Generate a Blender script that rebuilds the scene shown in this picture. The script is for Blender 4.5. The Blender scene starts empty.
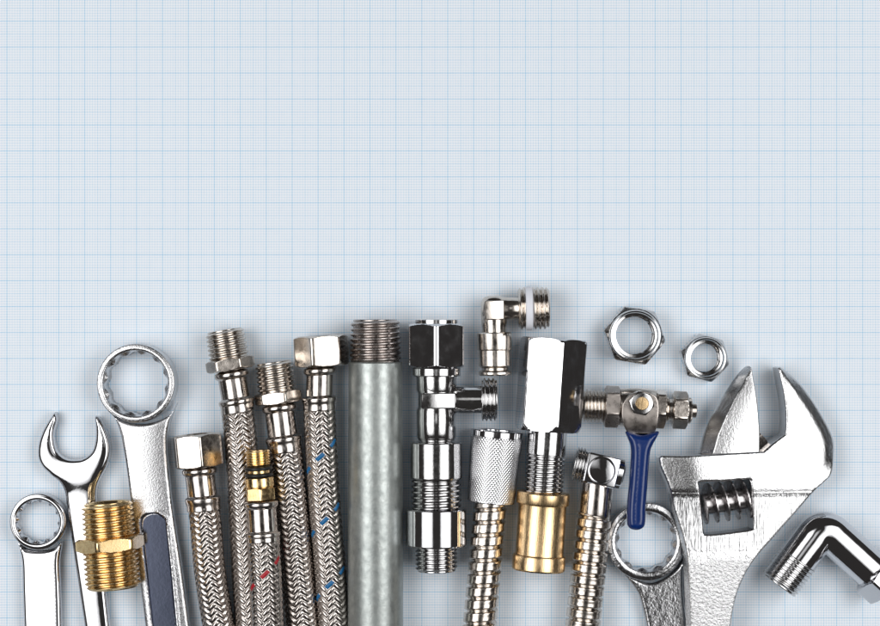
import bpy, math, random
import numpy as np
from mathutils import Vector
from mathutils.geometry import delaunay_2d_cdt
random.seed(7)
SCN = bpy.context.scene
COL = SCN.collection
PI = math.pi
K = 0.01 / 25.93          # metres per unit: the printed centimetre squares measure 25.93 units
HZ = 2000.0               # camera height above the paper in the same units

# ---------------------------------------------------------------- materials
def mat(name, col, metal=1.0, rough=0.1, bump=None, rvar=None, cvar=None, spec=0.5, coat=0.0, stretch=(1, 1, 1), ior=1.45):
    m = bpy.data.materials.new(name); m.use_nodes = True
    nt = m.node_tree; b = nt.nodes['Principled BSDF']
    b.inputs['Base Color'].default_value = (*col, 1); b.inputs['Metallic'].default_value = metal
    b.inputs['Roughness'].default_value = rough; b.inputs['IOR'].default_value = ior
    b.inputs['Coat Weight'].default_value = coat
    tc = nt.nodes.new('ShaderNodeTexCoord'); mp = nt.nodes.new('ShaderNodeMapping')
    mp.inputs['Scale'].default_value = stretch
    nt.links.new(tc.outputs['Object'], mp.inputs['Vector'])
    def noise(scale, detail=3, rr=0.55):
        n = nt.nodes.new('ShaderNodeTexNoise'); n.inputs['Scale'].default_value = scale
        n.inputs['Detail'].default_value = detail; n.inputs['Roughness'].default_value = rr
        nt.links.new(mp.outputs['Vector'], n.inputs['Vector']); return n
    if rvar:
        n = noise(rvar[0]); r = nt.nodes.new('ShaderNodeMapRange')
        r.inputs['From Min'].default_value = 0.35; r.inputs['From Max'].default_value = 0.68
        r.inputs['To Min'].default_value = rvar[1]; r.inputs['To Max'].default_value = rvar[2]
        nt.links.new(n.outputs['Fac'], r.inputs['Value']); nt.links.new(r.outputs['Result'], b.inputs['Roughness'])
    if cvar:
        n = noise(cvar[0], 5, 0.65); r = nt.nodes.new('ShaderNodeValToRGB')
        r.color_ramp.elements[0].position = 0.36; r.color_ramp.elements[1].position = 0.64
        r.color_ramp.elements[0].color = (*col, 1); r.color_ramp.elements[1].color = (*cvar[1], 1)
        nt.links.new(n.outputs['Fac'], r.inputs['Fac']); nt.links.new(r.outputs['Color'], b.inputs['Base Color'])
    if bump:
        prev = None
        for (sc, dist, st) in bump:
            n = noise(sc, 3, 0.6); bp = nt.nodes.new('ShaderNodeBump')
            bp.inputs['Distance'].default_value = dist; bp.inputs['Strength'].default_value = st
            nt.links.new(n.outputs['Fac'], bp.inputs['Height'])
            if prev: nt.links.new(prev.outputs['Normal'], bp.inputs['Normal'])
            prev = bp
        nt.links.new(prev.outputs['Normal'], b.inputs['Normal'])
    return m

CHROME = mat('chrome_plating', (.60, .60, .615), 1, .05, bump=[(90, .0003, .12), (900, .00002, .35)], rvar=(220, .03, .10))
CHROME_W = mat('chrome_plated_brass', (.58, .575, .575), 1, .09, bump=[(1500, .00003, .5)], rvar=(500, .06, .16))
NICKEL = mat('brushed_nickel', (.54, .49, .44), 1, .18, bump=[(1200, .00004, .4)], rvar=(500, .12, .26), cvar=(300, (.62, .57, .52)))
STEEL = mat('ferrule_steel', (.52, .48, .45), 1, .14, bump=[(500, .00006, .5)], rvar=(300, .10, .24))
WIRE = mat('braid_wire', (.50, .46, .435), 1, .24, bump=[(2600, .00004, .5)], rvar=(900, .14, .30), cvar=(1400, (.44, .40, .37)))
BLUE_T = mat('blue_tracer_thread', (.006, .12, .30), 0, .4)
RED_T = mat('red_tracer_thread', (.38, .01, .02), 0, .4)
BRASS = mat('machined_brass', (.80, .60, .33), 1, .2, bump=[(1500, .00004, .5)], rvar=(600, .14, .30), cvar=(260, (.72, .50, .24)))
BRASS_B = mat('turned_brass', (.78, .56, .31), 1, .22, bump=[(500, .00008, .5)], rvar=(300, .2, .3), stretch=(6, .5, 6))
GALV = mat('galvanised_zinc', (.31, .335, .325), .8, .42, bump=[(400, .00008, .5), (1500, .00007, .6)], rvar=(420, .34, .46), cvar=(300, (.39, .415, .40)))
THREAD_D = mat('bare_cut_steel', (.40, .36, .34), 1, .22, bump=[(1200, .00006, .6)], rvar=(500, .16, .4))
RUBBER = mat('black_rubber', (.012, .012, .012), 0, .35)
PTFE = mat('white_plastic_seal', (.72, .73, .78), 0, .4)
BLUE = mat('blue_vinyl_coating', (.003, .022, .125), 0, .22, bump=[(160, .0003, .25)], ior=1.5)
LEVER = mat('lever_steel', (.42, .38, .35), 1, .32, rvar=(300, .25, .42), bump=[(900, .00005, .5)])
WORM = mat('dark_oiled_steel', (.42, .40, .40), 1, .28, rvar=(500, .2, .4))
PANEL = mat('chrome_panel_painted_reflection', (.15, .17, .24), 1, .16, bump=[(60, .0002, .2), (900, .00003, .4)])  # dark reflection in the handle recess is painted into the base colour
SATIN = mat('satin_chrome', (.58, .58, .59), 1, .14, bump=[(1900, .00015, .8)], rvar=(900, .08, .26))
FORGED = mat('plated_forging', (.50, .50, .51), 1, .13, bump=[(450, .0003, .6), (1500, .00012, .6)], rvar=(900, .1, .25))

def wrench_mat():
    m = mat('forged_chrome_wrench', (.56, .56, .565), 1, .14)
    nt = m.node_tree; N = nt.nodes; L = nt.links; b = N['Principled BSDF']
    tc = N.new('ShaderNodeTexCoord'); sx = N.new('ShaderNodeSeparateXYZ'); L.new(tc.outputs['Object'], sx.inputs[0])
    def noise(scale, st=(1, 1, 1), det=4, rr=.6):
        mp = N.new('ShaderNodeMapping'); mp.inputs['Scale'].default_value = st; L.new(tc.outputs['Object'], mp.inputs[0])
        n = N.new('ShaderNodeTexNoise'); n.inputs['Scale'].default_value = scale; n.inputs['Detail'].default_value = det
        n.inputs['Roughness'].default_value = rr; L.new(mp.outputs[0], n.inputs['Vector']); return n.outputs['Fac']
    def rng(v, a, c):
        r = N.new('ShaderNodeMapRange'); r.interpolation_type = 'SMOOTHSTEP'
        r.inputs['From Min'].default_value = a; r.inputs['From Max'].default_value = c; L.new(v, r.inputs['Value']); return r.outputs[0]
    def mth(op, a, c):
        x = N.new('ShaderNodeMath'); x.operation = op
        for i, v in enumerate((a, c)):
            if isinstance(v, (int, float)): x.inputs[i].default_value = v
            else: L.new(v, x.inputs[i])
        return x.outputs[0]
    y = sx.outputs['Y']
    wob = mth('MULTIPLY', mth('SUBTRACT', noise(350), .5), .008)
    yy = mth('ADD', y, wob)
    machined = mth('MULTIPLY', rng(y, -.0133, -.0139), rng(yy, -.0365, -.0345))     # ground band, its edges as on the tool
    cast = rng(yy, -.036, -.040)
    fine = mth('ADD', noise(1150), mth('MULTIPLY', noise(3000), .6))
    scr = noise(900, (1, .22, 1))
    streak = noise(1300, (1, .035, 1), 3)
    streak2 = noise(700, (.05, 1.6, 1), 3)
    lumps = noise(1000, (1, 1, 1), 4, .6)
    h = mth('ADD', mth('MULTIPLY', fine, .55), mth('MULTIPLY', scr, .4))
    h1 = mth('ADD', mth('MULTIPLY', streak, 1.6), mth('MULTIPLY', streak2, .35))
    inv = mth('SUBTRACT', 1.0, machined)
    hh = mth('ADD', mth('MULTIPLY', h, inv), mth('MULTIPLY', h1, machined))
    hh = mth('ADD', hh, mth('MULTIPLY', mth('MULTIPLY', lumps, cast), 2.2))
    bp = N.new('ShaderNodeBump'); bp.inputs['Distance'].default_value = .00020; bp.inputs['Strength'].default_value = .9
    L.new(hh, bp.inputs['Height']); L.new(bp.outputs[0], b.inputs['Normal'])
    ro = mth('ADD', mth('MULTIPLY', machined, .12), mth('ADD', mth('MULTIPLY', cast, .08), .07))
    L.new(ro, b.inputs['Roughness'])
    return m
WRENCH = wrench_mat()

def paper_mat():
    m = bpy.data.materials.new('graph_paper_print'); m.use_nodes = True
    nt = m.node_tree; N = nt.nodes; L = nt.links; b = N['Principled BSDF']
    b.inputs['Roughness'].default_value = .75; b.inputs['IOR'].default_value = 1.35
    tc = N.new('ShaderNodeTexCoord'); sx = N.new('ShaderNodeSeparateXYZ')
    L.new(tc.outputs['Object'], sx.inputs[0])
    def mth(op, a, c=0.0):
        x = N.new('ShaderNodeMath'); x.operation = op
        for i, v in enumerate((a, c)):
            if isinstance(v, (int, float)): x.inputs[i].default_value = v
            else: L.new(v, x.inputs[i])
        return x.outputs[0]
    wn = N.new('ShaderNodeTexNoise'); wn.inputs['Scale'].default_value = 300; L.new(tc.outputs['Object'], wn.inputs['Vector'])
    ink = mth('ADD', mth('MULTIPLY', wn.outputs['Fac'], .5), .75)
    def lines(axis, off, step, w):
        u = mth('ADD', sx.outputs[axis], off)
        f = mth('FRACT', mth('ADD', mth('DIVIDE', u, step), 0.5))
        d = mth('MULTIPLY', mth('ABSOLUTE', mth('SUBTRACT', f, .5)), step)
        r = N.new('ShaderNodeMapRange'); r.inputs['From Min'].default_value = w * .6; r.inputs['From Max'].default_value = w * .4 + w * .5
        r.inputs['To Min'].default_value = 1; r.inputs['To Max'].default_value = 0
        L.new(d, r.inputs['Value']); return r.outputs[0]
    ox = (440 - 58.8) * K; oy = -(313 - 47.3) * K
    tot = None
    for ax, o, s in ((0, ox, 1.0), (1, oy, 1.0)):
        a = mth('MULTIPLY', lines(ax, o, .001, .00018), .24)
        c = mth('MULTIPLY', lines(ax, o, .005, .00019), .15)
        d = mth('MULTIPLY', lines(ax, o, .010, .00032), .18)
        t = mth('MINIMUM', mth('ADD', mth('ADD', a, c), d), .78)
        tot = t if tot is None else mth('MINIMUM', mth('ADD', tot, t), .85)
    tot = mth('MULTIPLY', tot, ink)
    mx = N.new('ShaderNodeMix'); mx.data_type = 'RGBA'
    mx.inputs['A'].default_value = (.775, .805, .85, 1); mx.inputs['B'].default_value = (.22, .50, .72, 1)
    L.new(tot, mx.inputs['Factor']); L.new(mx.outputs['Result'], b.inputs['Base Color'])
    n2 = N.new('ShaderNodeTexNoise'); n2.inputs['Scale'].default_value = 1800; n2.inputs['Detail'].default_value = 4
    n3 = N.new('ShaderNodeTexNoise'); n3.inputs['Scale'].default_value = 6
    for q in (n2, n3): L.new(tc.outputs['Object'], q.inputs['Vector'])
    bp = N.new('ShaderNodeBump'); bp.inputs['Distance'].default_value = .00006; bp.inputs['Strength'].default_value = .5
    b2 = N.new('ShaderNodeBump'); b2.inputs['Distance'].default_value = .004; b2.inputs['Strength'].default_value = .5
    L.new(n2.outputs['Fac'], bp.inputs['Height']); L.new(n3.outputs['Fac'], b2.inputs['Height'])
    L.new(b2.outputs[0], bp.inputs['Normal']); L.new(bp.outputs[0], b.inputs['Normal'])
    return m

# ---------------------------------------------------------------- building helpers
def W(px, py, z):
    s = 1 - z / HZ
    return ((px - 440) * s * K, (313 - py) * s * K, z * K)

class Thing:
    """an Empty at the thing's base; parts are built in units measured at height z"""
    def __init__(self, name, label, cat, px, py, z, ang=0, group=None, tilt=(0, 0)):
        e = bpy.data.objects.new(name, None); COL.objects.link(e)
        e.empty_display_size = .01
        e.location = W(px, py, z); e.rotation_euler = (math.radians(tilt[0]), math.radians(tilt[1]), math.radians(ang))
        e['label'] = label; e['category'] = cat
        if group: e['group'] = group
        self.e = e; self.o = (px, py); self.z = z; self.s = 1 - z / HZ
        self.ang = math.radians(ang)
    def loc(self, px, py):      # picture units -> this thing's own axes
        dx, dy = px - self.o[0], -(py - self.o[1])
        c, s = math.cos(-self.ang), math.sin(-self.ang)
        return dx * c - dy * s, dx * s + dy * c

def make(name, V, F, m, parent, k, mi=None, sharp=28, smooth=True):
    me = bpy.data.meshes.new(name)
    me.vertices.add(len(V)); me.vertices.foreach_set('co', (np.asarray(V, dtype=np.float64) * k).astype(np.float32).ravel())
    tot = sum(len(f) for f in F) if isinstance(F, list) else F.size
    if isinstance(F, list):
        idx = np.fromiter((i for f in F for i in f), dtype=np.int32, count=tot)
        ln = np.fromiter((len(f) for f in F), dtype=np.int32, count=len(F))
    else:
        idx = F.astype(np.int32).ravel(); ln = np.full(len(F), F.shape[1], dtype=np.int32)
    me.loops.add(tot); me.loops.foreach_set('vertex_index', idx)
    me.polygons.add(len(ln)); st = np.concatenate(([0], np.cumsum(ln)[:-1])).astype(np.int32)
    me.polygons.foreach_set('loop_start', st); me.polygons.foreach_set('loop_total', ln)
    for q in (m if isinstance(m, (list, tuple)) else [m]): me.materials.append(q)
    if mi is not None: me.polygons.foreach_set('material_index', np.asarray(mi, dtype=np.int32))
    me.polygons.foreach_set('use_smooth', np.full(len(ln), smooth, dtype=bool))
    me.update(); me.validate()
    if sharp and smooth: me.set_sharp_from_angle(angle=math.radians(sharp))
    o = bpy.data.objects.new(name, me); COL.objects.link(o)
    if parent is not None: o.parent = parent
    return o

def grid(prof, n, axis='y', closed=False):
    """rows of (position, radius or radius(theta, position)) swept round an axis -> verts, faces(list)"""
    th = np.arange(n) / n * 2 * PI - PI / 2 + 1e-4
    rows = []
    for v, r in prof:
        rr = r(th, v) if callable(r) else np.full(n, float(r))
        rows.append((v, rr))
    R = len(rows); V = np.zeros((R * n, 3))
    for i, (v, rr) in enumerate(rows):
        a, b = rr * np.cos(th), rr * np.sin(th)
        if axis == 'y': V[i*n:(i+1)*n] = np.stack([a, np.full(n, -v), b], 1)
        else: V[i*n:(i+1)*n] = np.stack([a, b, np.full(n, v)], 1)
    i = np.arange(R if closed else R - 1)[:, None]; j = np.arange(n)[None, :]
    i2 = (i + 1) % R; j2 = (j + 1) % n
    F = np.stack([i * n + j, i * n + j2, i2 * n + j2, i2 * n + j], -1).reshape(-1, 4)
    if axis == 'y': F = F[:, ::-1] if False else F
    F = [list(map(int, f)) for f in F] if False else F
    caps = []
    if not closed:
        caps = [list(range(n))[::-1], list(range((R-1)*n, R*n))]
    return V, F, caps

def rev(name, prof, m, T, n=96, parent=None, warp=None, axis='y', closed=False, mi=None, sharp=28, at=(0, 0, 0), rot=0):
    V, F, caps = grid(prof, n, axis, closed)
    if rot:
        c, s = math.cos(math.radians(rot)), math.sin(math.radians(rot))
        V = np.stack([V[:, 0]*c - V[:, 1]*s, V[:, 0]*s + V[:, 1]*c, V[:, 2]], 1)
    V = V + np.array(at)
    if warp: V = warp(V)
    mm = list(mi(prof, n)) if mi else None
    Fl = F.tolist() + caps
    if mm is not None: mm += [0] * len(caps)
    return make(name, V, Fl, m, parent or T.e, K * T.s, mm, sharp)

def join_grids(gs):
    V = []; F = []; o = 0
    for v, f, c in gs:
        V.append(v); F += [[i + o for i in q] for q in (f.tolist() if hasattr(f, 'tolist') else f)] + [[i + o for i in q] for q in c]; o += len(v)
    return np.concatenate(V), F

def place(g, rot=0, at=(0, 0, 0)):
    V, F, c = g; a, s = math.cos(math.radians(rot)), math.sin(math.radians(rot))
    V = np.stack([V[:, 0]*a - V[:, 1]*s, V[:, 0]*s + V[:, 1]*a, V[:, 2]], 1) + np.array(at)
    return V, F, c

def ngon(R, sides=6, rot=0, cap=None, soft=.985):
    ap = R * math.cos(PI / sides); st = 2 * PI / sides
    def f(th, v):
        a = np.mod(th - math.radians(rot) + st / 2, st) - st / 2      # a=0 at middle of a face
        r = ap / np.cos(a)
        lim = R * soft if cap is None else min(cap, R * soft)
        return np.minimum(r, lim)
    return f

def nut(v0, v1, R, rot=90, sides=6, bore=None, ch=(1, 1), lip=0.0, dep=None):
    """chamfered nut between v0 and v1; ch = chamfer at each end; bore = open bore at v0"""
    ap = R * math.cos(PI / sides); p = []
    c0 = (R - ap * .96) * .5 * ch[0] + .01; c1 = (R - ap * .96) * .5 * ch[1] + .01
    if bore:
        d = dep or (v1 - v0) * .6
        p += [(v0 + d, .5), (v0 + d, bore), (v0 + 1.2, bore), (v0 + .1, bore + .9)]
    p += [(v0, ap * .9)] if ch[0] else [(v0, ngon(R - .5, sides, rot))]
    k = 6
    for i in range(k + 1): p.append((v0 + .15 + c0 * i / k, ngon(R, sides, rot, ap * .96 + (R - ap * .96) * i / k if ch[0] else None)))
    for i in range(k + 1): p.append((v1 - .15 - c1 * (1 - i / k), ngon(R, sides, rot, R - (R - ap * .96) * i / k if ch[1] else None)))
    p += [(v1, ap * .9)] if ch[1] else [(v1, ngon(R - .5, sides, rot))]
    return p

def thread(v0, v1, R, dep, pitch, taper=0, flat=.25, fade=(.6, .6)):
    p = []; n = int((v1 - v0) / pitch * 10) + 1
    def f(th, v):
        ph = np.mod(v / pitch - th / (2 * PI), 1.0)
        t = np.abs(2 * ph - 1)
        t = np.clip((t - flat) / (1 - flat), 0, 1)
        e0 = min(1, max(0, (v - v0) / (pitch * fade[0]))) if fade[0] else 1
        e1 = min(1, max(0, (v1 - v) / (pitch * fade[1]))) if fade[1] else 1
        rr = R - taper * (v1 - v)
        r = rr - dep * t
        root = rr - dep
        return root + (r - root) * min(e0, e1)
    for i in range(n + 1): p.append((v0 + (v1 - v0) * i / n, f))
    return p

def beads(*pts, sub=6):
    """smooth radius profile through (v, r) points"""
    out = []
    P = [pts[0]] + list(pts) + [pts[-1]]
    for i in range(1, len(P) - 2):
        for k in range(sub):
            t = k / sub; q = []
            for c in (0, 1):
                a, b, d, e = P[i-1][c], P[i][c], P[i+1][c], P[i+2][c]
                q.append(.5 * (2*b + (d - a)*t + (2*a - 5*b + 4*d - e)*t*t + (3*b - a - 3*d + e)*t**3))
            out.append(tuple(q))
    out.append(pts[-1]); return out

# ---------------------------------------------------------------- flat forged shapes
def dens(P, step=1.5):
    """closed outline through points; a third element 1 marks a sharp corner"""
    n = len(P); cor = [len(p) > 2 and p[2] for p in P]; X = [np.array(p[:2], float) for p in P]; out = []
    for i in range(n):
        b, c = X[i], X[(i+1) % n]
        a = 2*b - c if cor[i] else X[i-1]; d = 2*c - b if cor[(i+1) % n] else X[(i+2) % n]
        m = max(1, int(np.linalg.norm(c - b) / step))
        for k in range(m):
            t = k / m
            out.append(.5 * (2*b + (c - a)*t + (2*a - 5*b + 4*c - d)*t*t + (3*b - a - 3*c + d)*t**3))
    return np.array(out)

def inside(pt, poly):
    x, y = pt[:, 0][:, None], pt[:, 1][:, None]
    x1, y1 = poly[:, 0][None], poly[:, 1][None]; q = np.roll(poly, -1, 0); x2, y2 = q[:, 0][None], q[:, 1][None]
    with np.errstate(divide='ignore', invalid='ignore'):
        c = ((y1 > y) != (y2 > y)) & (x < (x2 - x1) * (y - y1) / (y2 - y1) + x1)
    return (c.sum(1) % 2) == 1

def dist(pt, loops):
    best = np.full(len(pt), 1e9)
    for poly in loops:
        a = poly; b = np.roll(poly, -1, 0); ab = b - a; L = (ab**2).sum(1) + 1e-12
        for s in range(0, len(pt), 3000):
            p = pt[s:s+3000]
            t = np.clip(((p[:, None] - a[None]) * ab[None]).sum(2) / L, 0, 1)
            d = np.linalg.norm(p[:, None] - (a[None] + t[..., None] * ab[None]), axis=2).min(1)
            best[s:s+3000] = np.minimum(best[s:s+3000], d)
    return best

def rb(T, b):
    """height with a rounded edge of width b and total thickness T"""
    def f(d, x, y):
        q = np.clip(b - d, 0, b)
        return T - b + np.sqrt(np.maximum(b*b - q*q, 0))
    return f

def plate_geo(T, outline, holes, hf, zb, b=3.0, step=2.0, ds=1.5, extra=()):
    loops = [dens(outline, ds)] + [dens(h, ds) for h in holes]
    pts = [p for l in loops for p in l]; edges = []; o = 0
    for l in loops:
        edges += [(o + i, o + (i+1) % len(l)) for i in range(len(l))]; o += len(l)
    nb = o
    cand = []
    offs = [b * (1 - math.cos(PI/2 * k / 5)) + .02 for k in range(1, 6)]
    for l in loops:
        tn = np.roll(l, -1, 0) - np.roll(l, 1, 0); tn /= np.linalg.norm(tn, axis=1)[:, None] + 1e-9
        nr = np.stack([-tn[:, 1], tn[:, 0]], 1)
        for of in offs:
            for sg in (1, -1):
                c = l + nr * of * sg
                c = c[(np.abs(dist(c, loops) - of) < .12 * of + .05)]
                cand.append(c)
    for e in extra:
        cand.append(np.array(e, float))
    allx = np.concatenate(cand) if cand else np.zeros((0, 2))
    mn, mx = loops[0].min(0), loops[0].max(0)
    gx, gy = np.meshgrid(np.arange(mn[0], mx[0], step), np.arange(mn[1], mx[1], step))
    gx = gx + (np.arange(gx.shape[0]) % 2)[:, None] * step * .5
    g = np.stack([gx.ravel(), gy.ravel()], 1)
    g = g[inside(g, loops[0])]
    g = g[dist(g, loops) > b + step * .5]
    if len(extra):
        ex = np.concatenate([np.array(e, float) for e in extra])
        keep = np.ones(len(g), bool)
        for s in range(0, len(g), 2000):
            keep[s:s+2000] = np.linalg.norm(g[s:s+2000, None] - ex[None], axis=2).min(1) > step * .45
        g = g[keep]
    c = np.concatenate([allx, g])
    ok = inside(c, loops[0])
    for h in loops[1:]: ok &= ~inside(c, h)
    c = c[ok]
    P = np.concatenate([np.array(pts), c])
    r = delaunay_2d_cdt([Vector((float(p[0]), float(p[1]))) for p in P], edges, [], 0, 1e-5, False)
    Q = np.array([[v.x, v.y] for v in r[0]]); tri = np.array([list(f) for f in r[2] if len(f) == 3])
    cen = Q[tri].mean(1); ok = inside(cen, loops[0])
    for h in loops[1:]: ok &= ~inside(cen, h)
    tri = tri[ok]
    d = dist(Q, loops); z = hf(d, Q[:, 0], Q[:, 1])
    # find contour vertices again (input order is kept by the triangulator)
    top = np.array([[*T.loc(x, y)] for x, y in Q])
    V = np.column_stack([top, z])
    a = V[tri[:, 1]] - V[tri[:, 0]]; bb = V[tri[:, 2]] - V[tri[:, 0]]
    flip = np.cross(a, bb)[:, 2] < 0
    tri[flip] = tri[flip][:, ::-1]
    F = tri.tolist()
    base = len(V); rings = []
    ring_idx = []; o = 0
    for l in loops: ring_idx.append(list(range(o, o + len(l)))); o += len(l)
    # map by nearest in case of merging
    for ids, l in zip(ring_idx, loops):
        real = [int(np.argmin(((Q - p)**2).sum(1))) for p in l]
        nv = V[real].copy(); nv[:, 2] = zb; s0 = base + sum(len(x) for x in rings); rings.append(nv)
        n = len(l)
        for i in range(n):
            j = (i + 1) % n
            F.append([real[i], real[j], s0 + j, s0 + i])
    V = np.concatenate([V] + rings)
    s0 = base
    F.append(list(range(s0, s0 + len(rings[0]))))   # underside
    return V, F

def plate(name, T, outline, holes, hf, zb, m, b=3.0, step=2.0, ds=1.5, extra=(), parent=None, sharp=40):
    V, F = plate_geo(T, outline, holes, hf, zb, b, step, ds, extra)
    if holes: F.pop()
    return make(name, V, F, m, parent or T.e, K * T.s, None, sharp)

def ring_geo(T, cx, cy, R, ri, z0, z1, b=2.0, bi=2.5, pts=12, rot=0, dome=0):
    """box end: round outside, twelve-point bore"""
    def inner(add):
        def f(th, v):
            st = PI / 3; ap = ri * .93
            out = None
            for k in (0, PI / 6):
                a = np.mod(th - math.radians(rot) + k + st/2, st) - st/2
                r = np.minimum(ap / np.cos(a), ri * 1.04)
                out = r if out is None else np.maximum(out, r)
            return out + add
        return f
    p = [(z0, R - b), (z0 + b, R)]
    for i in range(1, 7):
        a = PI/2 * i / 6
        p.append((z1 - b + b * math.sin(a), R - b + b * math.cos(a)))
    w = R - b - (ri * 1.04 + .8 + bi)
    for i in range(1, 5):
        t = i / 4; p.append((z1 + dome * math.sin(PI * t), R - b - w * t))
    rb_ = ri * 1.04 + .8 + bi
    p += [(z1 - .25, rb_ - .45), (z1 - .8, rb_ - .75)]
    for i in range(1, 6):
        t = i / 5
        p.append((z1 - .8 - 3.0 * t, lambda th, v, t=t: (rb_ - .75) * (1 - t) + inner(0)(th, v) * t))
    p += [(z0 + 1, inner(0)), (z0, inner(.8))]
    V, F, c = grid(p, 288, 'z', True)
    x, y = T.loc(cx, cy)
    return V + np.array([x, y, 0]), F[:, ::-1], c

# ---------------------------------------------------------------- braided hose parts
def braid(T, v0, v1, R, warp, tracer=None, tmat=None, ncol=12, P=6.2, phase=0.0, tofs=3, tmod=10):
    nth = 216; dv = .62; n = int((v1 - v0) / dv)
    th = np.arange(nth) / nth * 2 * PI - PI/2 + 1e-4
    v = v0 + np.arange(n + 1) * dv
    TH, VV = np.meshgrid(th, v)
    c = TH * ncol / (2 * PI) + phase
    a = VV / P + c; b = VV / P - c
    i, j = np.floor(a), np.floor(b)
    up = np.mod(i - j, 4) < 2
    fa, fb = a - i, b - j
    f = np.where(up, fa, fb); o = np.where(up, np.mod(c + .0, 1.0), np.mod(c, 1.0))
    dome = 1 - np.abs(2 * f - 1)**2.4
    arch = np.sin(np.mod(c * 1.0 + .25, 1.0) * PI)
    wires = .10 * np.abs(np.sin(f * PI * 4))
    rr = R - 1.6 + 1.55 * dome * (.55 + .45 * arch) + wires
    # uneven strands, as hand-laid braid has
    rng = np.random.RandomState(int(R * 100 + v0))
    ta = rng.uniform(-.18, .18, 4096); rr += np.where(up, ta[(i.astype(int)) % 997], ta[(j.astype(int)) % 991 + 1000]) * dome
    X = rr * np.cos(TH); Z = rr * np.sin(TH)
    V = np.stack([X, -VV, Z], -1).reshape(-1, 3)
    ii = np.arange(n)[:, None]; jj = np.arange(nth)[None]; j2 = (jj + 1) % nth
    F = np.stack([ii*nth + jj, ii*nth + j2, (ii+1)*nth + j2, (ii+1)*nth + jj], -1).reshape(-1, 4)
    mi = None
    mats = [WIRE]
    if tmat:
        mk = (~up) & (np.mod(j, tmod) == tofs) & (np.abs(f - .5) < .42) if tracer == 'b' else up & (np.mod(i, tmod) == tofs) & (np.abs(f - .5) < .42)
        mi = mk[:-1].astype(int).ravel(); mats = [WIRE, tmat]
    V = warp(V)
    Fl = F.tolist(); caps = [list(range(nth))[::-1], list(range(n*nth, (n+1)*nth))]
    if mi is not None: mi = mi.tolist() + [0, 0]
    return make('braided_sleeve', V, Fl + caps, mats, T.e, K * T.s, mi, None)

def path_warp(T, pts, z_end, z_from=60, z_to=260):
    """pts: (v, px offset from straight axis); lowers the axis from the fitting to the paper"""
    vs = np.array([p[0] for p in pts], float); xs = np.array([p[1] for p in pts], float)
    # smooth interpolation on a fine table
    tv = np.linspace(vs[0], vs[-1], 400); tx = np.interp(tv, vs, xs)
    k = np.hanning(61); k /= k.sum(); pad = np.concatenate([2*tx[0] - tx[60:0:-1], tx, 2*tx[-1] - tx[-2:-62:-1]])
    tx = np.convolve(pad, k, 'same')[60:-60]
    def w(V):
        v = -V[:, 1]; out = V.copy()
        out[:, 0] += np.interp(v, tv, tx)
        t = np.clip((v - z_from) / (z_to - z_from), 0, 1); t = t*t*(3 - 2*t)
        out[:, 2] += (z_end - T.z) * t
        return out
    return w

HG = 'braided flexible hoses laid side by side'
def ferrule(T, v0, r_bead, r_mid, v1, v2, v3, r_b2, warp):
    r_mid -= .5; r_bead += .2; r_b2 += .3
    """crimp sleeve: bead at the top, straight wall, second bead, end"""
    p = beads((v0, r_mid - 3), (v0 + .6, r_mid - .5), (v0 + 2, r_bead - .5), (v0 + 4, r_bead), (v0 + 6.5, r_bead - .6), (v0 + 8.5, r_mid + .1), (v0 + 10, r_mid),
              (v1 - 3, r_mid), (v1, r_mid + .3), (v1 + 2, r_b2 + .2), (v1 + 5, r_b2 + .3), (v2, r_b2 - .6), (v3 - .5, r_b2 - .5), (v3, r_b2 - 2.5))
    o = rev('ferrule', p, STEEL, T, 96, warp=warp, sharp=50)
    return o

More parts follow.
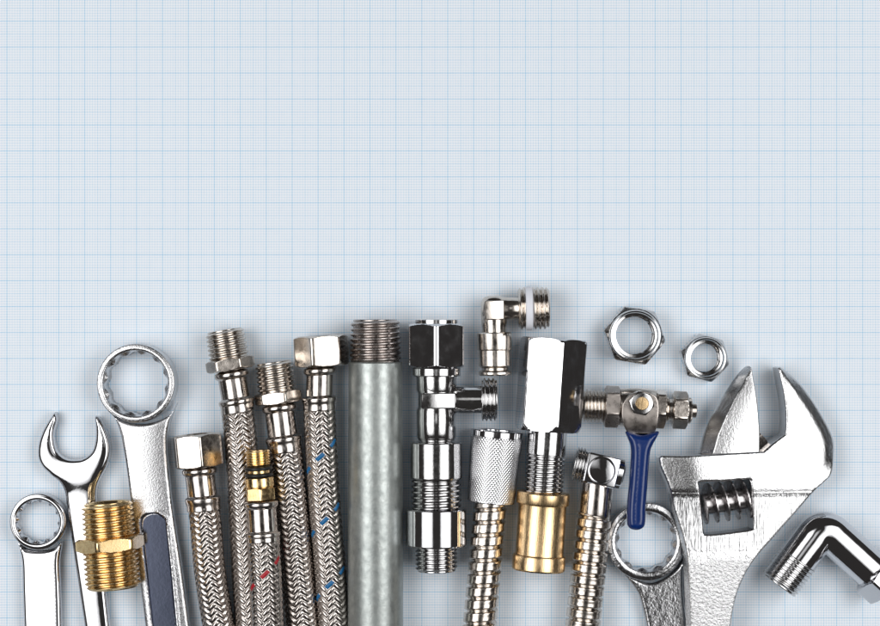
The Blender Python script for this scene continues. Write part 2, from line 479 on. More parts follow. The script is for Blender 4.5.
# hose A: short, hex nut, far left of the hoses
def build_hoses():
    L = 420
    T = Thing('braided_hose', 'leftmost braided steel hose with a wide hex nut, starting lowest beside the big ring spanner', 'hose', 196.5, 434, 25, 5.3, HG)
    w = path_warp(T, [(0, 0), (35, -.5), (80, 1), (140, 0), (260, 8), (L, 14)], 17)
    rev('hex_nut', nut(0, 33, 26.5, 107, bore=17, dep=12), NICKEL, T, 144)
    ferrule(T, 33, 17.3, 15.4, 62, 72, 77, 17.2, w)
    braid(T, 76, L, 16.2, w)
    # hose B: male thread
    T = Thing('braided_hose', 'long braided steel hose with a male thread, second from the left', 'hose', 224.5, 330, 21.5, 9.6, HG)
    w = path_warp(T, [(0, 0), (80, 0), (130, -4), (190, -12), (245, -18), (330, -26), (L + 90, -36)], 17, 60, 200)
    rev('threaded_end', [(14, .5), (14, 14), (.8, 14)] + thread(0, 29.5, 20.3, 2.6, 4.5, .03), NICKEL, T, 110, sharp=None)
    rev('hex_collar', nut(28.5, 41, 25, 90), NICKEL, T, 144)
    ferrule(T, 41, 17.6, 15.2, 69, 76, 84, 17.2, w)
    braid(T, 83, L + 90, 16.8, w, phase=.35)
    # hose C
    T = Thing('braided_hose', 'braided steel hose with a male thread, partly hidden by the brass tipped hose crossing it', 'hose', 273.5, 362, 21.5, 7.6, HG)
    w = path_warp(T, [(0, 0), (60, 0), (110, -.5), (210, -5), (300, -8), (L + 60, -12)], 17, 60, 200)
    rev('threaded_end', [(14, .5), (14, 13.6), (.8, 13.6)] + thread(0, 30.5, 19.8, 2.6, 4.5, .03), NICKEL, T, 110, sharp=None)
    rev('hex_collar', nut(29.5, 42, 24.6, 98), NICKEL, T, 144)
    ferrule(T, 42, 17.6, 15.9, 74, 83, 91, 17.8, w)
    braid(T, 90, L + 60, 17.2, w, phase=.1)
    # hose D on top of B and C
    T = Thing('braided_hose', 'thin braided hose with brass tip, black O-rings and red marks, lying over two other hoses', 'hose', 257.5, 450, 44, 3.6, HG)
    w = path_warp(T, [(0, 0), (120, 0), (200, -2), (L - 40, -4)], 43)
    tip = rev('brass_tip', [(8, .5), (8, 7), (.6, 7)] + thread(0, 16, 12.3, 1.1, 2.6) + [(16.5, 11), (27, 11), (27.3, 14), (28, 14.4), (36, 14.4), (36.6, 13.6), (37, 13.6)] + nut(37.2, 49.5, 16.2, 112, ch=(1, 0))[1:], BRASS, T, 120)
    for v in (18.4, 25):
        rev('o_ring', [(v + 1.9 * math.cos(a), 12.3 + 1.9 * math.sin(a)) for a in np.linspace(0, 2*PI, 13)[:-1]], RUBBER, T, 72, closed=True, sharp=None, parent=tip)
    ferrule(T, 50, 17.2, 15.6, 81, 87, 92, 17.0, w)
    braid(T, 91, L - 40, 16.4, w, 'b', RED_T, tofs=2, phase=.4, tmod=14)
    # hose E
    T = Thing('braided_hose', 'braided steel hose with bright hex nut and blue marks, right beside the grey pipe', 'hose', 320.5, 335.5, 25, 3.2, HG)
    w = path_warp(T, [(0, 0), (32, -2), (75, -5.5), (160, -6), (240, -4), (330, -3), (L + 80, -2)], 17)
    rev('hex_nut', nut(0, 31, 28, 76, bore=18, dep=12), NICKEL, T, 144)
    ferrule(T, 31, 16.6, 14.3, 60, 69, 75, 16.9, w)
    braid(T, 74, L + 80, 16.4, w, 'b', BLUE_T, tofs=5, phase=.2, P=6.4)
build_hoses()

# ---------------------------------------------------------------- galvanised pipe
T = Thing('steel_pipe', 'grey galvanised steel pipe with a dark threaded end, left of the chrome valve', 'pipe', 375.5, 319.5, 27, 0)
rev('thread', [(20, .5), (20, 20), (.8, 20)] + thread(0, 43, 26, 3.0, 5.1, .035), THREAD_D, T, 120, sharp=None)
rev('pipe_barrel', [(42, 24), (42.6, 26), (43.5, 26.9), (120, 27.3), (250, 27.6), (460, 27.8), (461, 26)], GALV, T, 120)

# ---------------------------------------------------------------- chrome angle valve
T = Thing('angle_valve', 'tall chrome angle valve with hex nut, threaded side outlet and wide lock ring', 'valve', 436.3, 319, 30.5, 0)
rev('end_washer', [(8, .5), (6, 15), (.5, 16), (0, 17), (.2, 20), (1, 21.3), (5, 21.3), (6, 20)], CHROME_W, T, 96)
rev('hex_nut', nut(4.5, 48.5, 31.5, 120), CHROME, T, 144)
g = [grid([(47, 20), (48.5, 23.5), (49.5, 24.3), (56, 24.3), (57, 23.6), (57.5, 20.4), (62, 20), (71, 20), (74, 18.5), (88, 18.5), (91, 20), (118, 19.6), (121, 18), (122.5, 20), (122.8, 25), (124, 26), (158, 26), (159.5, 25.2), (160, 22)], 96)]
V, F = join_grids(g); make('valve_body', V, F, CHROME_W, T.e, K * T.s, None, 28)
# flat spanner pad on the body, its top face tipped a little
def box_part(name, T, x0, x1, y0, y1, z0, z1, m, tip=0.0, tipy=0.0, bev=1.2, parent=None):
    import bmesh
    bm = bmesh.new(); c = bmesh.ops.create_cube(bm, size=1)
    for v in c['verts']:
        s = v.co
        s.x = x0 if s.x < 0 else x1; s.y = y0 if s.y < 0 else y1; s.z = z0 if s.z < 0 else z1 + tip * (s.x - (x0+x1)/2) + tipy * (s.y - (y0+y1)/2)
    bmesh.ops.bevel(bm, geom=bm.edges[:], offset=bev, segments=3, affect='EDGES', profile=.5)
    me = bpy.data.meshes.new(name); bm.to_mesh(me); bm.free()
    me.vertices.foreach_set('co', (np.array([v.co[:] for v in me.vertices], dtype=np.float32) * K * T.s).ravel())
    me.materials.append(m); me.polygons.foreach_set('use_smooth', [True] * len(me.polygons)); me.set_sharp_from_angle(angle=math.radians(28))
    o = bpy.data.objects.new(name, me); COL.objects.link(o); o.parent = parent or T.e; return o
box_part('spanner_flat', T, -15, 19.5, -89, -73, -19, 20.5, CHROME_W, -.2, 0, 1.6)
out = [grid([(0, 8), (18, 12), (20, 13.5), (24, 13.8), (46, 13.8), (47, 15)], 80)]
V, F = join_grids([place(out[0], 90, (0, -80.5, 0))]); make('side_outlet', V, F, CHROME_W, T.e, K*T.s, None, 28)
o = rev('outlet_thread', thread(45, 60.5, 21.6, 2.6, 4.2, fade=(.3, .5)) + [(60.4, 16), (55, 15), (54, .5)], CHROME_W, T, 110, rot=90, at=(0, -80.5, 0), sharp=None)
rev('lower_thread', thread(159.5, 190, 25.3, 3.2, 5.4, fade=(.3, .3)), CHROME_W, T, 120, sharp=None)
rev('lock_ring', [(189, 22), (189.2, 29.3), (190.5, 30.5), (225, 30.5), (226.5, 29.6), (226.8, 20)], CHROME, T, 120)
rev('outlet_end', thread(226, 252, 21, 2.4, 4.3) + [(252.2, 14), (246, 13), (244, .5)], CHROME_W, T, 110, sharp=None)

# ---------------------------------------------------------------- push-fit elbow
T = Thing('push_fit_elbow', 'nickel elbow fitting with white sealing ring on its thread, set above the other fittings', 'fitting', 494, 309, 20, 1)
def round_box_ring(x0, x1, n=1): pass
gv = grid([(-13.5, 4), (-12.8, 8), (-10.5, 11.3), (-7, 12.8), (0, 13.2), (13, 13.0), (18, 12.4), (22, 12.2), (24, 12.6)], 80)
gh = place(grid([(-13.0, 4), (-12, 9), (-9, 11.8), (-4, 12.6), (6, 12.3), (14, 11.4), (24, 11.2), (25, 12)], 80), 90)
V, F = join_grids([gv, gh]); make('elbow_body', V, F, NICKEL, T.e, K*T.s, None, 40)
box_part('elbow_pad', T, -9.8, 10.2, -11, 8.5, -12, 14.4, NICKEL, -.22, .05, 1.5)
rev('release_sleeve', [(23, 11), (23.5, 16.6), (24.5, 17.6), (40, 17.6), (41, 17.2), (41.4, 16.3), (56.5, 16.3), (58, 15), (59, 13.4), (61, 13.2), (61.6, 15.6), (63, 16.6), (65, 16.6), (66.4, 15.4), (66.6, 10), (60, 9)], NICKEL, T, 96)
o = rev('thread', [(24, 11), (24, 17.5)] + thread(24.5, 55, 21.2, 2.6, 4.6, fade=(.3, .6)) + [(55.3, 17.5), (46, 17), (45, .5)], NICKEL, T, 110, rot=90, sharp=60)
rev('sealing_ring', [(31.5, 19), (31.2, 21.2), (32, 22), (37.6, 22), (38.4, 21.2), (38.2, 19)], PTFE, T, 96, rot=90)

# ---------------------------------------------------------------- corrugated connectors
def corr(T, v0, v1, R, dep, pitch, warp=None, name='corrugated_tube', m=None, gap=.12):
    n = int((v1 - v0) / pitch * 14); p = []
    def f(th, v):
        ph = np.abs(np.mod(v / pitch - th / (2 * PI) + .5, 1.0) - .5) * 2     # 0 at groove
        g = np.clip((ph - gap) / .2, 0, 1); g = g * g * (3 - 2 * g)
        return R - dep * (1 - g) - .5 * ph * 0 - .4 * np.clip(ph - .4, 0, 1)**2
    for i in range(n + 1): p.append((v0 + (v1 - v0) * i / n, f))
    return rev(name, p, m or NICKEL, T, 96, sharp=None, warp=warp)

T = Thing('corrugated_connector', 'corrugated steel connector under a knurled chrome grip, between chrome valve and brass nut', 'connector', 497.3, 430, 26, -5.2)
def knurl(v0, v1, R0, R1):
    N = 50; p = []; n = int((v1 - v0) / .4)
    def f(th, v):
        t = (v - v0) / (v1 - v0); R = R0 + (R1 - R0) * t
        a = th * N / (2*PI); q = v / 4.0
        x = np.abs(np.mod(a + q, 1) - .5) * 2; y = np.abs(np.mod(a - q, 1) - .5) * 2
        e = min(1, (v - v0) / 1.5, (v1 - v) / 1.5); e = max(e, 0)
        return R - .42 * e * np.clip(1.0 - 2.2 * np.minimum(x, y), 0, 1)
    for i in range(n + 1): p.append((v0 + (v1 - v0) * i / n, f))
    return p
rev('grip_rim', [(10, .5), (8, 19), (.8, 20), (0, 21), (.2, 25.4), (1.2, 26.2), (6.2, 26.2), (7, 25)], CHROME, T, 110)
rev('knurled_grip', [(6.5, 24)] + knurl(6.8, 72, 26.4, 23.6) + [(73, 22), (73.2, 15)], CHROME, T, 496, sharp=None)
corr(T, 71, 320, 16.8, 3.2, 12.6)

T = Thing('corrugated_connector', 'corrugated steel connector with a square chrome head and round dark boss, right of brass nut', 'connector', 600, 469, 26, -13)
# square head
box_part('square_head', T, -16.5, 17.5, -15.5, 15.5, -18, 17.5, CHROME, 0, 0, 2.6)
rev('round_boss', [(17, 14), (18.8, 14), (19.3, 13.4), (19.2, 12.4), (17.9, 11.8), (18.3, 8), (18.6, .5)], CHROME, T, 96, axis='z')
rev('threaded_disc', [(15, 10)] + thread(16.4, 27, 17.2, 2.6, 3.2, fade=(.3, .5)) + [(27.3, 10), (24, .5)], CHROME_W, T, 96, rot=-90, sharp=None)
rev('side_cap', [(16, 10), (17, 15.5), (22, 15.2), (24, 12), (24.5, .5)], CHROME, T, 96, rot=90)
tw = math.radians(13 - 5)
def stemwarp(V):
    v = -V[:, 1]; o = V.copy(); o[:, 0] += -(np.maximum(v - 10, 0)) * math.tan(-math.radians(7.4)); o[:, 2] -= np.clip((v - 40) / 120, 0, 1) * 7; return o
rev('stem', [(12, 8), (13, 15.8), (14.5, 16.6), (44, 16.6), (47, 16), (49, 13.5)], STEEL, T, 96, warp=stemwarp)
corr(T, 46, 290, 17.8, 3.3, 11.3, stemwarp)

# ---------------------------------------------------------------- big hex adapter with brass nut
T = Thing('hex_adapter', 'large chrome hex block with threaded stem screwed into a flanged golden brass sleeve', 'adapter', 554, 338, 31, -3.9)
R = 34.8; rt = 108
p = [(0, 20), (0, 27)]
for i in range(13):
    t = i / 12; p.append((.2 + 7 * t * t * .9 + 1.2 * t, ngon(R, 6, rt, 29.8 + 5.2 * math.sin(t * PI / 2))))
for i in range(1, 9):
    t = i / 8; p.append((8.3 + 74 * t, ngon(R + .0, 6, rt)))
for i in range(7):
    t = i / 6; p.append((83 + 10 * t - .5, ngon(R, 6, rt, R - 3.4 * t * t)))
p += [(93, 30), (93.2, 18)]
rev('hex_block', p, CHROME, T, 180, sharp=20)
rev('stem', [(92, 16), (92.3, 19.6), (116, 19.6), (117, 18.4)], CHROME_W, T, 110)
rev('stem_thread', thread(115.5, 157, 19.6, 2.6, 4.4, fade=(.4, 0)), CHROME_W, T, 110, sharp=None)
def ribbed(th, v):
    return 24.0 + .55 * np.clip(np.abs(np.sin(th * 9)) * 1.6 - .3, 0, 1)
rev('brass_sleeve', [(154, 17), (154.3, 25.6), (155.6, 26.5), (165, 26.5), (166.4, 25.8), (167, 24.4), (169, 24.2), (216, 24.2), (217, 24.6), (217.6, 26), (219, 26.6), (231, 26.6), (232.6, 25.6), (232.8, 20), (226, 18), (224, .5)], BRASS_B, T, 180)

# ---------------------------------------------------------------- mini ball valve with blue lever
T = Thing('ball_valve', 'small nickel ball valve with blue coated lever and brass spindle tip', 'valve', 638.5, 408, 21, 2.8)
# axis runs left-right: build along local x with rot=90 (position grows to the right)
T.e.rotation_euler[2] = math.radians(-2.8); T.ang = math.radians(-2.8)
T2 = T
rev('male_thread', [(-46, .5), (-46, 11), (-55.6, 11)] + thread(-56.3, -33, 16.4, 2.4, 3.6, fade=(.6, .3)), NICKEL, T, 110, rot=90, sharp=None)
rev('hex_shoulder', nut(-34.5, -19, 21.5, 78), LEVER, T, 144, rot=90)
rev('valve_barrel', beads((-19.5, 12), (-19, 18), (-16, 19), (-6, 20.2), (6, 20.2), (14, 19.5), (17, 18), (17.4, 12)), NICKEL, T, 96, rot=90)
rev('hex_shoulder', nut(16.5, 27, 20.5, 72), NICKEL, T, 144, rot=90)
rev('neck', [(26, 9), (27.5, 12), (29, 12.6), (30.5, 10.5), (33, 10.5), (34, 12)], NICKEL, T, 80, rot=90)
rev('compression_nut', nut(33.5, 49, 19.2, 84), NICKEL, T, 144, rot=90)
rev('tube_end', [(48, 10), (48.5, 13), (51.5, 13.2), (52.8, 12), (53, 7.2), (57.4, 7), (58, 6), (57.5, 4.6), (50, 4.4), (50, .5)], NICKEL, T, 80, rot=90)
# spindle
rev('spindle_boss', [(12, 13), (21.5, 13), (24, 12.6), (25, 11)], NICKEL, T, 80, axis='z', at=(0, 5, 0))
# steel strap of the lever: bends from the spindle towards the grip
def strap(T):
    hf0 = rb(4.0, 1.2)
    ox, oy = T.o
    def hf(d, x, y):
        drop = np.clip((y - (oy + 4)) / 20, 0, 1)
        return 22 + hf0(d, x, y) + 1.5 * np.sin(drop * PI / 2) * 0 - 5 * drop * drop
    out = [(620, 403, 1), (624, 397), (629, 393), (640, 390), (652, 394), (656, 402), (656, 414), (654, 427), (650, 433), (640, 435), (628, 433), (622, 425), (619.5, 415)]
    return plate('lever_strap', T, out, [], hf, 21, LEVER, b=1.3, step=2.0, ds=1.5)
strap(T)
lock = rev('hex_lock_nut', [(z, r) for z, r in nut(26, 31.5, 12.6, 20)], CHROME_W, T, 144, axis='z', at=(0, 6, 0))
rev('spindle_tip', [(30, 6.6), (34, 6.6), (35, 6), (35.2, .5)], BRASS_B, T, 64, axis='z', at=(0, 6, 0), parent=lock)
def grip(T):
    def hf(d, x, y):
        ridge = .9 * np.exp(-((d - 2.6) / 1.6)**2)
        return 19 + 3.0 + np.sqrt(np.maximum(36 - np.clip(6 - d, 0, 6)**2, 0)) * 1.1 - .12 * np.clip(d - 6, 0, 9) + np.clip((445 - y) / 20, 0, 1) * -2.0
    out = [(624.5, 430), (640, 433.5), (656, 430), (655, 435), (650.5, 443), (648, 450), (646.5, 465), (645, 485), (643.5, 505), (643, 519), (641, 525), (634.5, 527.6), (627.5, 525.5), (625.2, 519), (625.6, 500), (627.4, 480), (628.6, 462), (629, 450), (628, 442), (625.5, 436)]
    return plate('lever_grip', T, out, [], hf, 17, BLUE, b=6, step=1.8, ds=1.6)
grip(T)

# ---------------------------------------------------------------- loose nuts
def loose_nut(label, px, py, R, rot, h, bore, lip, tilt, ang=0):
    T = Thing('hex_nut', label, 'nut', px, py, 0, ang, 'loose hex nuts', tilt)
    ap = R * math.cos(PI/6)
    p = [(0, ngon(R - .6, 6, rot)), (.8, ngon(R, 6, rot))]
    for i in range(8):
        t = i / 7; p.append((h - 5 + 5 * t, ngon(R, 6, rot, R - (R - ap * .97) * t)))
    p += [(h + .2, ap * .955), (h + 1.6, ap * .93), (h + 2.4, ap * .90), (h + 2.5, lip + 1.8), (h + 2.0, lip + .4), (h + .6, lip - .2), (h - 3.5, lip - .4), (h - 4.4, bore + 1.6)]
    q = thread(0, h - 5, bore, 1.5, 3.4, fade=(0, 0))
    p += [(v, r) for v, r in q[::-1]]
    V, F, c = grid(p, 180, 'z', True)
    b = make('nut_body', V, F[:, ::-1].tolist(), CHROME_W, T.e, K * T.s, None, 24)
    return T
loose_nut('larger loose chrome hex nut lying open on the graph paper near the block', 633, 335.3, 31, 20, 24, 20.2, 22.6, (0, 0))
loose_nut('smaller loose chrome hex nut lying open on the paper above the adjustable wrench', 703, 357.5, 25, 15, 20, 15.6, 18.0, (0, 0))

# ---------------------------------------------------------------- brass nipple
T = Thing('brass_nipple', 'golden brass double threaded nipple with hex middle, lying across the open ended spanner', 'fitting', 107, 502, 38, 4.2)
rev('upper_thread', [(16, .5), (16, 19), (.8, 19)] + thread(0, 35, 26.3, 3.4, 5.0, .02), BRASS, T, 120, sharp=None)
rev('hex_collar', nut(34, 48.5, 35, 72), BRASS, T, 144)
rev('lower_thread', thread(48, 86, 27.6, 3.4, 5.0, fade=(.3, .6)) + [(86, 19), (76, 19), (76, .5)], BRASS, T, 120, sharp=None)

# ---------------------------------------------------------------- spanners
SG = 'spanners'
def smooth_hf(T, b, crown=0.0):
    f0 = rb(T, b)
    return lambda d, x, y: f0(d, x, y) + crown * (1 - np.exp(-np.maximum(d - b, 0) / 8))

# open-ended spanner
T = Thing('open_end_spanner', 'polished open ended spanner with its jaws up, partly under the brass nipple', 'spanner', 85, 500, 2, 0, SG, (0, -3))
ol = [(57.5, 411.5, 1), (51, 420), (45, 431), (41, 443), (40.5, 456), (45, 466), (54, 474.5), (62, 481), (66.5, 490), (68.5, 503), (71, 520), (79, 573), (90, 645), (100, 710), (112, 716), (124, 708), (120, 680), (114, 640), (106.5, 573), (101, 520), (98.7, 500), (99, 488), (103, 477), (109, 466), (112.6, 454), (112.6, 443), (109.6, 432), (105, 422), (100.5, 415.8), (97.8, 416.5), (98.6, 428), (98, 440), (95, 450), (88, 456.6), (79, 458.6), (69, 457.6), (61, 452), (57.5, 443), (57, 431), (60, 419)]
def hf_open(d, x, y):
    b = 5.0; q = np.clip(b - d, 0, b)
    head = 16 - b + np.sqrt(np.maximum(b*b - q*q, 0)) + .9 * (1 - np.exp(-np.maximum(d - b, 0) / 4))
    t = np.clip((y - 474) / 24, 0, 1); t = t*t*(3 - 2*t)
    return head - 3.0 * t
plate('spanner_body', T, ol, [], hf_open, 2, CHROME, b=5, step=1.6, ds=1.2, sharp=50)

# big combination spanner
def seg_extra(loop, offs):
    l = np.array(loop, float); tn = np.roll(l, -1, 0) - np.roll(l, 1, 0); tn /= np.linalg.norm(tn, axis=1)[:, None] + 1e-9
    nr = np.stack([-tn[:, 1], tn[:, 0]], 1); return [l + nr * o for o in offs]
def ring_spanner(label, ring, outline, T1, rec=None, m=SATIN, rm=None, prot=0, b=3.5, rT=20, ri_k=.78, panel=None, name='ring_spanner', tilt=(0, 0), dome=.6, crown=None):
    cx, cy, R, ri = ring
    T = Thing(name, label, 'spanner', cx, cy, 2 if tilt[1] else 0, 0, SG, tilt)
    ex = []
    f0 = rb(T1, b)
    if rec:
        rl = dens(rec, 1.5); ex = seg_extra(rl, (-1.1, 0, 1.1))
    def hf(d, x, y):
        z = f0(d, x, y)
        if crown: z = z - crown[0] * (x - np.interp(y, crown[1], crown[2]))**2
        if rec:
            P = np.stack([x, y], 1); sd = dist(P, [rl]); sd = np.where(inside(P, rl), sd, -sd)
            z = z - 3.0 * np.clip((sd + 1.1) / 2.2, 0, 1) + .8 * np.exp(-((sd + 2.2) / 1.4)**2)
        return z
    V, F = plate_geo(T, outline, [], hf, 2, b, 1.8, 1.4, ex)
    RV, RF, _ = ring_geo(T, cx, cy, R, ri, 0.2, rT, bi=1.4, rot=prot, dome=dome)
    n = len(V)
    V = np.concatenate([V, RV]); F = F + [[i + n for i in q] for q in RF.tolist()]
    make('spanner_body', V, F, m, T.e, K * T.s, None, 40)
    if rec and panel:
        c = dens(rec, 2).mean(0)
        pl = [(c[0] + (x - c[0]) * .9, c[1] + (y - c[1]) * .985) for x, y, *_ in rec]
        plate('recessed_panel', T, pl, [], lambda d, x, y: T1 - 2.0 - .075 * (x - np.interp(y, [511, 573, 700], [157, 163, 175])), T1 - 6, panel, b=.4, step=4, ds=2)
    return T
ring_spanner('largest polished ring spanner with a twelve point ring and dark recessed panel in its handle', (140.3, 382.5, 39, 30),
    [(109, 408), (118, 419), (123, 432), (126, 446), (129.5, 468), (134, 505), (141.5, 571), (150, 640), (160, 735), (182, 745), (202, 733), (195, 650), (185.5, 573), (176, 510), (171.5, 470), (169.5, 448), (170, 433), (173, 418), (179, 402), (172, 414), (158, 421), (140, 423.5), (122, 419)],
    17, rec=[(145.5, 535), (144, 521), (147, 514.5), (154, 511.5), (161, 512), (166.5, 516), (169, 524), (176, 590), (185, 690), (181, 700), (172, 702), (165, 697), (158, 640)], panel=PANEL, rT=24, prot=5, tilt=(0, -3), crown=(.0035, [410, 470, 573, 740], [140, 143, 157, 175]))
ring_spanner('smallest polished ring spanner, farthest left, beside the open ended spanner', (41, 520, 28, 19.8),
    [(20, 540), (24, 560), (25, 590), (27, 640), (32, 720), (46, 726), (62, 718), (64, 640), (63, 590), (62, 560), (64, 541), (56, 547), (42, 549.5), (28, 547)],
    14, m=CHROME, rT=17, b=4.5, prot=10)
ring_spanner('rough plated ring spanner lying under the tip of the blue lever', (644.3, 539.5, 38.8, 27.5),
    [(622, 571), (633, 585), (640, 600), (648, 640), (658, 720), (676, 727), (694, 715), (688, 640), (683, 600), (682, 575), (683, 555), (676, 566), (662, 577), (645, 581)],
    15, m=FORGED, rT=19, prot=8, dome=.9)

# ---------------------------------------------------------------- adjustable wrench
T = Thing('adjustable_wrench', 'big adjustable wrench with open jaws and dark worm screw in its window', 'wrench', 735, 455, 12, 0, None, (0, 7.5))
wo = [(656.8, 456, 1), (659, 454), (680, 453.8), (701, 452.6), (730, 451.2), (760, 449.8, 1), (770, 441.5), (782.3, 432.6, 1), (783.2, 420), (782, 399), (779, 382), (776.4, 367.5, 1), (779, 366.4), (787.5, 371.6), (800.8, 383.8), (814, 401.6), (825.2, 419.3), (833, 434.8), (835.4, 447), (834, 461.4), (830.4, 473.5), (822, 482), (814, 489), (792, 513), (765.3, 542), (752, 557), (741, 575), (732, 600), (727, 640), (728, 740), (718, 752), (702, 752), (690, 740), (688, 640), (686, 590), (685.3, 572), (684.3, 553), (681, 535.4), (674.4, 513.2), (666.8, 485), (659, 466)]
win = [(697, 479.5, 0), (720, 479), (743, 477.6), (746.5, 480), (748.5, 500), (750.5, 523), (748, 527), (725, 530), (704, 531.6), (701, 529), (698.5, 505), (695.7, 484)]
f0 = rb(27, 2.4)
def sp(t, w):      # soft fold
    return w * np.logaddexp(0, t / w)
def hf_w(d, x, y):
    z = f0(d, x, y)
    z = z - 1.5 * np.clip((y - 486) / 9, 0, 1)       # ground step below the jaw
    z = z - .028 * np.clip(y - 486, 0, 60) + .05 * sp(y - 556, 6) * 0
    # fall-off shaped to reflect dark at the fixed jaw's outer edge and left shoulder
    side = 1 / (1 + np.exp(-(x - (776 + (y - 366) * .36) - 4) / 3)) * np.clip((476 - y) / 22, 0, 1)
    z = z - .50 * sp(12 + np.clip((400 - y) / 8, 0, 4) - d, 1.6) * side
    z = z - .24 * sp(688 + (y - 456) * .25 - x, 5) * np.clip((560 - y) / 60, 0, 1)
    z = z - .12 * sp(388 - y, 5)
    return z - .00028 * (x - 760)**2
extra = [np.stack([np.arange(664, 816, 1.6), np.full(95, yv)], 1) for yv in (486, 490.5, 495)]
plate('wrench_body', T, wo, [win], hf_w, 3, WRENCH, b=2.4, step=2.0, ds=1.5, extra=extra, sharp=45)
# movable jaw
jo = [(750.6, 367.2), (747.5, 366.8), (738.5, 376), (726.5, 392.7), (714.3, 412.6), (705.4, 432.6), (699.5, 453, 1), (702, 470, 1), (735, 470, 1), (757, 455, 1), (757.2, 432), (756, 415), (754.2, 397), (752, 380)]
jl = np.array([(747.5, 366.8), (738.5, 376), (726.5, 392.7), (714.3, 412.6), (705.4, 432.6), (699.5, 453), (696, 475)])
def hf_j(d, x, y):
    xl = np.interp(y, jl[:, 1], jl[:, 0]); dl = (x - xl) * .85
    wv = np.interp(y, [366, 380, 410, 450], [2.5, 7, 9.5, 9.5])
    z = rb(24, 1.5)(d, x, y)
    z = z - 11 * np.clip((wv - dl) / wv, 0, 1) - .22 * sp(wv + 14 + (432 - y) * .02 - dl, 3.5) - .10 * sp(392 - y, 5)
    # tuck below the body at the root
    return z - 3.0 * np.clip((y - 452) / 2, 0, 1)
ex = [np.stack([np.interp(np.arange(368, 468, 1.6), jl[:, 1], jl[:, 0]) + np.interp(np.arange(368, 468, 1.6), [366, 380, 410, 450], [2.5, 7, 9.5, 9.5]) / .85 + o, np.arange(368, 468, 1.6)], 1) for o in (-.8, .0, .8)]
jaw = plate('movable_jaw', T, jo, [], hf_j, 4, WRENCH, b=1.5, step=1.8, ds=1.4, extra=ex, sharp=45)
plate('jaw_slide', T, [(738, 452, 1), (757, 430.5, 1), (764, 436), (770, 443, 1), (760, 455, 1)], [], lambda d, x, y: 13 + .22 * (452 - y) + .25 * (757 - x), 5, STEEL, b=.5, step=2, ds=1.5)
T.e.location.x -= 3.5 * K
# worm screw
cx, cy = T.loc(698.5, 503.5)
def wormf(th, v):
    ph = np.mod(v / 11.0 - th / (2*PI) + .12, 1.0); t = np.abs(ph - .5) * 2
    k = np.clip((t - .62) / .22, 0, 1)
    return 10.5 + 9.5 * k
p = [(1.5, 4), (1.6, 10)] + [(2 + i * .45, wormf) for i in range(104)] + [(49, 10), (49.2, 4)]
rev('worm_screw', p, WORM, T, 120, rot=97, at=(cx, cy + 1, 16), sharp=35)

# ---------------------------------------------------------------- chrome pipe elbow, bottom right
T = Thing('pipe_elbow', 'shiny chrome pipe elbow with fine threads lying tilted in the lower right corner', 'fitting', 823, 526, 20.5, 0)
def sweep(path, radf, n=96):
    """tube along a polyline in local axes; radf(s) gives the radius"""
    P = np.array(path, float); V = []; S = 0
    for i in range(len(P)):
        t = P[min(i+1, len(P)-1)] - P[max(i-1, 0)]; t /= np.linalg.norm(t)
        sd = np.array([t[1], -t[0]]); 
        if i: S += np.linalg.norm(P[i] - P[i-1])
        th = np.arange(n) / n * 2 * PI
        r = radf(S, th)
        V.append(np.stack([P[i, 0] + sd[0] * r * np.cos(th), P[i, 1] + sd[1] * r * np.cos(th), r * np.sin(th)], 1))
    R = len(P); i = np.arange(R-1)[:, None]; j = np.arange(n)[None]; j2 = (j+1) % n
    F = np.stack([i*n + j, (i+1)*n + j, (i+1)*n + j2, i*n + j2], -1).reshape(-1, 4).tolist()
    return np.concatenate(V), F + [list(range(n)), list(range((R-1)*n, R*n))[::-1]]
d1 = np.array([.6, .8]); d2 = np.array([.74, -.67])      # local: y up
path = [tuple(-d1 * (70 - k)) for k in range(0, 54, 2)]
A = -d1 * 16; B = d2 * 16
for k in range(0, 15):
    t = k / 14; path.append(tuple(A * (1-t)**2 + np.array([0, 2.0]) * 2*t*(1-t) + B * t*t))
path += [tuple(d2 * (16 + k)) for k in range(2, 54, 2)]
V, F = sweep(path, lambda s, th: np.full(96, 19.6) - (0 if 3 < s else 2.0))
make('elbow_tube', V, F, CHROME, T.e, K*T.s, None, 40)
end = -d1 * 60
rev('thread', [(-1, 14)] + thread(-.5, 34, 20.4, 1.7, 3.9, fade=(.4, .5)) + [(34.4, 15), (24, 14.5), (22, .5)], CHROME_W, T, 110, rot=-math.degrees(math.atan2(.6, .8)), at=(end[0] + d1[0]*20, end[1] + d1[1]*20, 0), sharp=None)
e2 = d2 * 66
rev('hex_collar', nut(0, 22, 27, 80, ch=(1, 1)), CHROME, T, 144, rot=90 - math.degrees(math.atan2(.67, .74)), at=(e2[0], e2[1], 3))

# ---------------------------------------------------------------- paper
V = np.array([[-1, -1, 0], [1, -1, 0], [1, 1, 0], [-1, 1, 0]], float)
pp = make('graph_paper', V, [[0, 1, 2, 3]], paper_mat(), None, 1.5, None, None, False)
pp['label'] = 'pale blue millimetre graph paper under all the fittings'; pp['kind'] = 'structure'

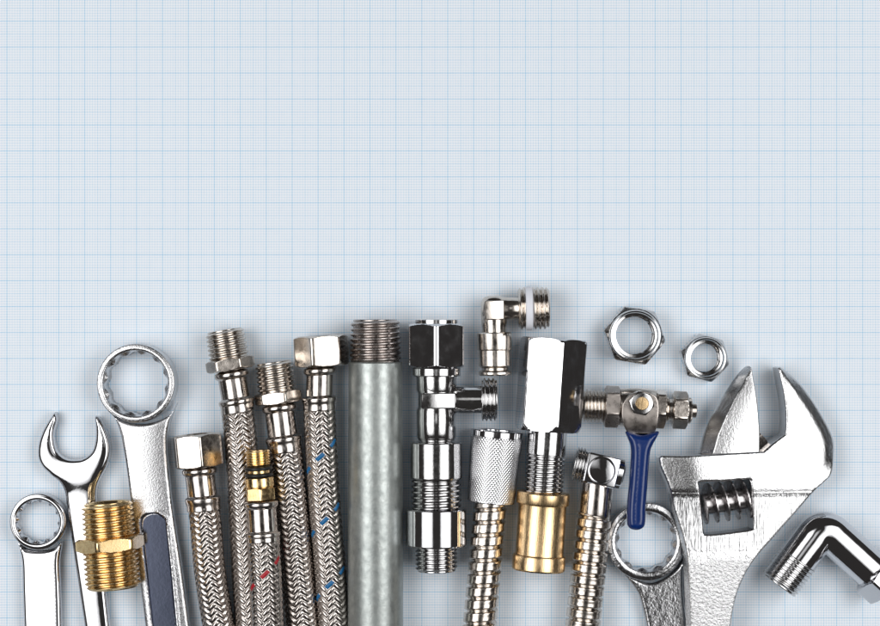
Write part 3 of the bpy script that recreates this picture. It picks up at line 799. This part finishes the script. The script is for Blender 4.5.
# ---------------------------------------------------------------- light
w = bpy.data.worlds.new('World'); SCN.world = w; w.use_nodes = True
w.node_tree.nodes['Background'].inputs[0].default_value = (1, .93, .90, 1); w.node_tree.nodes['Background'].inputs[1].default_value = .04
def softbox(x0, z0, x1, z1, y0, y1, rad, col=(1, 1, 1)):
    """lamp panel whose cross-section runs from (x0, z0) to (x1, z1), facing down towards the table"""
    l = bpy.data.lights.new('softbox', 'AREA'); l.shape = 'RECTANGLE'
    sx, sy = math.hypot(x1 - x0, z1 - z0) * K, (y1 - y0) * K; l.size, l.size_y = sx, sy
    l.energy = rad * sx * sy * PI; l.color = col
    # the lamp behind the cloth makes the middle of the panel brighter than its rim
    l.use_nodes = True; nt = l.node_tree; N = nt.nodes; L = nt.links; em = N['Emission']
    g = N.new('ShaderNodeNewGeometry'); sp = N.new('ShaderNodeSeparateXYZ'); L.new(g.outputs['Parametric'], sp.inputs[0])
    def mth(op, a, b=0.0):
        x = N.new('ShaderNodeMath'); x.operation = op
        for i, v in enumerate((a, b)):
            if isinstance(v, (int, float)): x.inputs[i].default_value = v
            else: L.new(v, x.inputs[i])
        return x.outputs[0]
    su = mth('SINE', mth('MULTIPLY', sp.outputs['X'], PI)); sv = mth('SINE', mth('MULTIPLY', sp.outputs['Y'], PI))
    f = mth('POWER', mth('MAXIMUM', mth('MULTIPLY', su, mth('POWER', mth('MAXIMUM', sv, 0.0), .6)), 0.0), 1.1)
    L.new(mth('ADD', mth('MULTIPLY', f, .95), .05), em.inputs['Strength'])
    o = bpy.data.objects.new('softbox', l); COL.objects.link(o)
    o.location = ((x0 + x1) / 2 * K, (y0 + y1) / 2 * K, (z0 + z1) / 2 * K)
    o.rotation_euler = (0, -math.atan2(z1 - z0, x1 - x0), 0); o['kind'] = 'helper'
    return o
softbox(-2050, 1350, -440, 2080, -1100, 1250, 5.3)
softbox(520, 2080, 2050, 1350, -1100, 1250, 5.3)
softbox(-300, 2160, 270, 2160, -215, 600, .85)

# ---------------------------------------------------------------- camera
cd = bpy.data.cameras.new('camera'); cam = bpy.data.objects.new('camera', cd); COL.objects.link(cam)
cam.location = (0, 0, HZ * K); cd.sensor_width = 36; cd.lens = 36 * HZ / 880
cd.clip_start = .02; cd.clip_end = 20
SCN.camera = cam
SCN.view_settings.view_transform = 'Standard'; SCN.view_settings.look = 'None'
SCN.view_settings.exposure = 0; SCN.view_settings.gamma = 1
SCN.cycles.max_bounces = 10; SCN.cycles.glossy_bounces = 8
